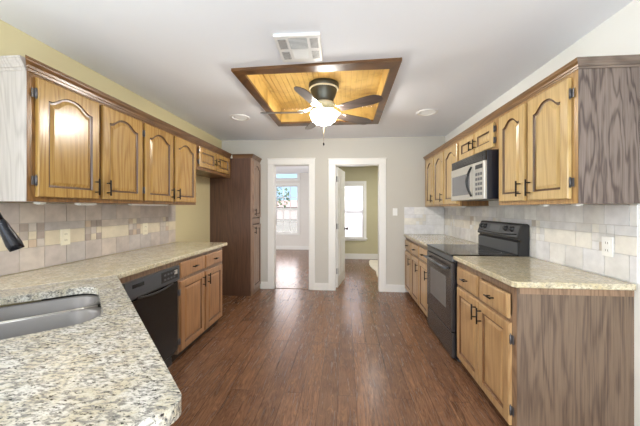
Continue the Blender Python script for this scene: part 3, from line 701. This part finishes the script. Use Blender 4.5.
# ------------------------------------------------------------------ microwave
mw = thing('microwave', 'stainless over-the-range microwave with black sides above the stove', 'microwave', (1.157, 3.188, 1.395), RR)
MW, MD, MH = .728, XR - 1.155 - .002, .407
MB().box(0, MW, .012, MD, 0, MH, b=.004).build('case', 'blackside', mw)
MB().box(.0, MW, -.008, .012, .325, MH - .004, b=.004).build('vent_grille', 'black', mw)
g = MB()
for i in range(5): g.box(.03, MW - .03, -.0105, -.008, .337 + i * .012, .343 + i * .012)
g.build('louver', 'black', mw)
fd = MB().box(.0, .54, -.014, .012, .0, .322, b=.005).build('door', 'stainless', mw)
MB().box(.04, .46, -.0165, -.013, .05, .245, b=.001).build('window', 'mwglass', fd)
hp = [(.503, -.018 - .040 * math.sin(PI * i / 12), .03 + .265 * i / 12) for i in range(13)]
part(MB().tube(hp, [.009 + .003 * math.sin(PI * i / 12) for i in range(13)], 10).build('handle', 'black', fd), 'black bowed handle')
kp = MB().box(.543, MW, -.014, .012, .0, .322, b=.005).build('control_panel', 'stainless', mw)
MB().box(.575, .705, -.0162, -.013, .262, .298, b=.001).build('display', 'blackplastic', kp)
for r_ in range(5):
    for c_ in range(3): MB().box(.577 + c_ * .044, .61 + c_ * .044, -.0165, -.013, .035 + r_ * .042, .06 + r_ * .042, b=.002).build('button', 'greyplastic', kp)
# ------------------------------------------------------------------ backsplash tiles
def backsplash(name, length, height, clusters, tones, strips, mos, grout, label, loc, rz, x0=0.0):
    """local x along wall, front facing -y, z from counter"""
    m = MB(); th = .009; g = .0018
    mats = tones + strips + mos + [grout]; nt_, ns_ = len(tones), len(strips)
    m.box(0, length, -.004, 0, 0, height, len(mats) - 1)
    def tile(a, b, p, q, mi):
        a, b, p, q = max(a, 0), min(b, length), p, min(q, height)
        if b - a > .008 and q - p > .006: m.box(a + g, b - g, -th, -.004, p + g, q - g, mi)
    Z1, Z2, Z3 = .146, .250, .306
    P_ = .152; x = x0
    i = 0
    while x < length:
        tile(x, x + P_, 0, Z1, random.randrange(nt_)); tile(x, x + P_, Z3, Z3 + P_, random.randrange(nt_)); x += P_; i += 1
    prev = 0
    for cx in clusters + [length + 1]:
        a, b = prev, min(cx, length)
        x = a
        while x < b - .002:
            e_ = min(x + .30, b); tile(x, e_, Z1, Z2, nt_ + random.randrange(ns_)); tile(x, e_, Z2, Z3, random.randrange(nt_)); x = e_
        if cx < length:
            s_ = (Z3 - Z1) / 3
            for r_ in range(3):
                for c_ in range(3): tile(cx + c_ * .0507, cx + (c_ + 1) * .0507, Z1 + r_ * s_, Z1 + (r_ + 1) * s_, nt_ + ns_ + random.randrange(len(mos)))
        prev = cx + .152
    return tag(m.build(name, mats, None, loc, rz), label, 'backsplash')
backsplash('tile_backsplash', 3.27 - .95, UZ0 - CT - .004, [.665, 1.12, 1.575, 2.03], ['tl0', 'tl1', 'tl2', 'tl3'], ['ts0', 'ts1'], ['tm%d' % i for i in range(5)], 'grout', 'beige and grey tile backsplash on the left wall under the upper cabinets', (XL + .0005, .95, CT + .001), RL, .057)
backsplash('tile_backsplash', 4.58 - 1.65, UZ0 - CT - .018, [.25, .90, 1.45, 2.07, 2.65], ['tr0', 'tr1', 'tr2', 'tr3'], ['tq0', 'tq1'], ['tr3', 'tq0', 'tr2', 'tq1', 'tm0', 'tr0'], 'grout_r', 'pale stone tile backsplash on the right wall behind the stove', (XR, 4.58, CT + .001), RR, .0)
backsplash('tile_backsplash', XR - .012 - .93, UZ0 - CT - .018, [.18], ['tr0', 'tr1', 'tr2', 'tr3'], ['tq0', 'tr0'], ['tr3', 'tr2', 'tq1', 'tr0'], 'grout_r', 'pale stone tile backsplash on the end wall beside the light switch', (.93, YB, CT + .001), 0, .0)
# ------------------------------------------------------------------ outlets and switch
def outlet(name, label, cat, loc, rz, mat, switch=False):
    t = thing(name, label, cat, loc, rz)
    MB().box(-.036, .036, -.006, 0, -.058, .058, b=.003).build('plate', mat, t)
    if switch: MB().box(-.016, .016, -.010, -.005, -.033, .033, b=.003).build('rocker', mat, t)
    else:
        for z in (-.022, .022):
            r = MB().box(-.017, .017, -.008, -.005, z - .015, z + .015, b=.004).build('receptacle', mat, t)
            MB().box(-.008, -.0055, -.0086, -.0078, z - .006, z + .006).box(.0055, .008, -.0086, -.0078, z - .006, z + .006).build('slot', 'slot', r)
outlet('outlet', 'ivory electrical outlet on the left backsplash nearest the faucet', 'outlet', (XL + .0095, 1.907, 1.108), RL, 'outlet')
outlet('outlet', 'ivory electrical outlet on the left backsplash near the refrigerator alcove', 'outlet', (XL + .0095, 2.741, 1.108), RL, 'outlet')
outlet('outlet', 'white electrical outlet on the right backsplash above the near counter', 'outlet', (XR - .0095, 1.818, 1.092), RR, 'outlet_w')
outlet('light_switch', 'white light switch on the end wall right of the doorway', 'switch', (.789, YB, 1.26), 0, 'outlet_w', True)
# ------------------------------------------------------------------ under-cabinet lights
def ucl(label, loc, ln, wd=.05, h=.018):
    t = thing('under_cabinet_light', label, 'light', loc, 0, 'under-cabinet lights')
    MB().box(-wd / 2, wd / 2, -ln / 2, ln / 2, -h, 0, b=.004).build('housing', 'white', t)
    MB().box(-wd / 2 + .008, wd / 2 - .008, -ln / 2 + .01, ln / 2 - .01, -h - .003, -h + .001, b=.001).build('lens', 'ucl', t)
ucl('short white light under the near left upper cabinet, nearest its pale end', (-1.79, 1.53, UZ0), .04, .04, .012)
ucl('white light bar under the near left upper cabinet, below its door handles', (-1.80, 1.84, UZ0), .13, .045, .014)
ucl('long white light bar under the left upper cabinet next to the alcove', (-1.80, 2.50, UZ0), .5, .04, .009)
ucl('short white light under the near right upper cabinet, nearest its grained end', (1.33, 1.76, UZ0 - .012), .04, .04, .010)
ucl('short white light under the near right upper cabinet, nearer the microwave', (1.33, 2.03, UZ0 - .012), .045, .04, .010)
ucl('white light bar under the three-door right upper cabinet', (1.36, 3.70, UZ0 - .012), .60)
# ------------------------------------------------------------------ ceiling tray, fan, vent, downlights
ty = thing('ceiling_panel', 'recessed golden beadboard ceiling panel in a dark wood frame', 'ceiling panel', (0, 0, HC))
TZ = .16
m = MB(); x = PX0 + .001
m.box(PX0 + .001, PX1 - .001, PY0 + .001, PY1 - .001, TZ + .012, TZ + .02)
while x < PX1 - .03:
    m.box(x + .002, min(x + .051, PX1 - .002), PY0 + .001, PY1 - .001, TZ, TZ + .012, 0, .003); x += .053
m.build('beadboard', 'bead', ty)
for (a, b, c_, d_) in ((PX0 + .001, PX0 + .013, PY0 + .001, PY1 - .001), (PX1 - .013, PX1 - .001, PY0 + .001, PY1 - .001), (PX0 + .013, PX1 - .013, PY0 + .001, PY0 + .013), (PX0 + .013, PX1 - .013, PY1 - .013, PY1 - .001)):
    MB().box(a, b, c_, d_, .0, TZ).build('side_board', 'bead', ty)
FX0, FX1, FY0, FY1 = -.908, .425, 2.185, 3.772
def frame_side(p0, p1, q1, q0):  # outer edge p0-p1, inner edge q0-q1
    L = []
    for z in (0, -.012, -.022):
        k_ = .0 if z > -.02 else .012
        L.append([(x, y, z) for x, y in (p0, p1, q1, q0)])
    MB().loft(L).build('frame_board', 'traydark', ty)
ci = [(PX0 + .012, PY0 + .012), (PX1 - .012, PY0 + .012), (PX1 - .012, PY1 - .012), (PX0 + .012, PY1 - .012)]
co_ = [(FX0, FY0 + .03), (FX1, FY0 - .02), (FX1 + .01, FY1), (FX0 + .02, FY1)]
for i in range(4): frame_side(co_[i], co_[(i + 1) % 4], ci[(i + 1) % 4], ci[i])
fx, fy = -.218, 2.95
fn = thing('ceiling_fan', 'five-blade ceiling fan with pewter housing and lit frosted bowl', 'ceiling fan', (fx, fy, HC + TZ))
part(MB().lathe([(.155, 0), (.158, -.02), (.155, -.042), (.140, -.05), (.137, -.07), (.122, -.12), (.105, -.155), (.10, -.185), (.085, -.19)]).build('motor_housing', 'fanmetal', fn), 'pewter motor housing')
part(MB().lathe([(.150, -.044), (.153, -.049), (.150, -.056), (.138, -.058), (.138, -.044)], cap=(False, False)).build('housing_ring', 'fancream', fn), 'pale metal ring')
MB().lathe([(.088, -.186), (.11, -.195), (.112, -.215), (.09, -.235), (.07, -.24)]).build('flywheel', 'fancream', fn)
bz = -.275
iron = blade = None
for i in range(5):
    a = math.radians(39 + 72 * i)
    if iron is None:
        L = []
        for xx, hw, zz in ((.06, .018, -.215), (.12, .022, -.225), (.16, .030, -.255), (.20, .045, -.272), (.25, .05, -.276), (.275, .02, -.277)):
            L.append([(xx, -hw, zz), (xx, hw, zz), (xx, hw, zz - .006), (xx, -hw, zz - .006)])
        iron = MB().loft(L).build('blade_iron', 'fancream', fn)
        L = []; n = 16
        for k in range(n + 1):
            xx = .19 + .47 * k / n; hw = .052 + .016 * min(1, k / n * 1.4)
            if k > n - 4: hw *= math.sqrt(max(.02, 1 - ((k - (n - 4)) / 4.1) ** 2))
            tl = math.radians(-13)
            L.append([(xx, y * math.cos(tl), -.283 + y * math.sin(tl) + dz) for y, dz in ((-hw, 0), (hw, 0), (hw, -.006), (-hw, -.006))])
        blade = MB().loft(L).build('blade', 'blade', fn); iron.rotation_euler.z = a; blade.rotation_euler.z = a
    else: inst(iron, fn, (0, 0, 0), (0, 0, a)); inst(blade, fn, (0, 0, 0), (0, 0, a))
MB().lathe([(.06, -.235), (.075, -.25), (.10, -.262), (.128, -.27), (.130, -.285), (.118, -.287)]).build('light_fitter', 'fancream', fn)
part(MB().lathe([(.122, -.283), (.136, -.30), (.138, -.33), (.120, -.37), (.085, -.40), (.045, -.415), (.004, -.42)], cap=(True, True)).build('light_bowl', 'bowl', fn), 'frosted glass bowl, lit')
MB().lathe([(.012, -.417), (.010, -.43), (.003, -.438)], n=12).build('finial', 'fancream', fn)
pc = MB().tube([(.0, 0, -.435), (.0, 0, -.60)], .0018, 6).build('pull_chain', 'brass', fn)
MB().lathe([(.003, -.595), (.008, -.605), (.009, -.622), (.003, -.632)], n=12).build('fob', 'bronze', pc)
vt = thing('ceiling_vent', 'white ceiling vent with grille corners in front of the fan panel', 'vent', (-.312, 1.968, HC), math.radians(1))
MB().box(-.153, .153, -.163, .163, -.018, 0, b=.004).build('cover', 'vent', vt)
def grille(x0, x1, y0, y1, nl, along):
    g_ = MB().box(x0, x1, y0, y1, -.0185, -.0175)
    o = g_.build('grille', 'ventdark', vt); s_ = MB()
    for i in range(nl):
        if along == 'x': yy = y0 + (y1 - y0) * (i + .5) / nl; s_.box(x0, x1, yy - .002, yy + .002, -.0205, -.0182)
        else: xx = x0 + (x1 - x0) * (i + .5) / nl; s_.box(xx - .0015, xx + .0015, y0, y1, -.0205, -.0182)
    s_.build('slats', 'vent', o)
for x0, x1 in ((-.132, -.078), (.08, .134)):
    grille(x0, x1, -.13, -.015, 7, 'y'); grille(x0, x1, .02, .12, 7, 'y')
grille(-.06, .062, -.135, -.01, 9, 'x')
s_ = MB()
for i in range(6): s_.box(-.055, .055, .012 + i * .019, .018 + i * .019, -.0205, -.0178, b=.001)
s_.build('ribs', 'vent', vt)
def downlight(label, x, y):
    t = thing('recessed_light', label, 'light', (x, y, HC), 0, 'recessed ceiling lights')
    MB().lathe([(.122, 0), (.120, -.006), (.098, -.010), (.088, -.004), (.086, .0)], n=36, cap=(False, False)).build('trim_ring', 'vent', t)
    MB().lathe([(.088, -.0005), (.06, -.003), (.002, -.004)], n=36).build('lens', 'lens', t)
downlight('round recessed ceiling light on the right, above the microwave side', .96, 3.43)
downlight('round recessed ceiling light on the left, near the oak uppers', -1.29, 3.425)
# ------------------------------------------------------------------ mat in the right room
m = MB().prism([(.62, 5.55)] + [(.82 + .25 * math.cos(a), 6.7 + .9 * math.sin(a)) for a in [PI * 1.25 - i * .3 for i in range(6)]] + [(1.2, 7.3), (1.4, 6.6), (1.3, 5.55)], 0.0005, .012)
tag(m.build('floor_mat', 'rug'), 'pale mat on the floor just inside the right doorway', 'mat')
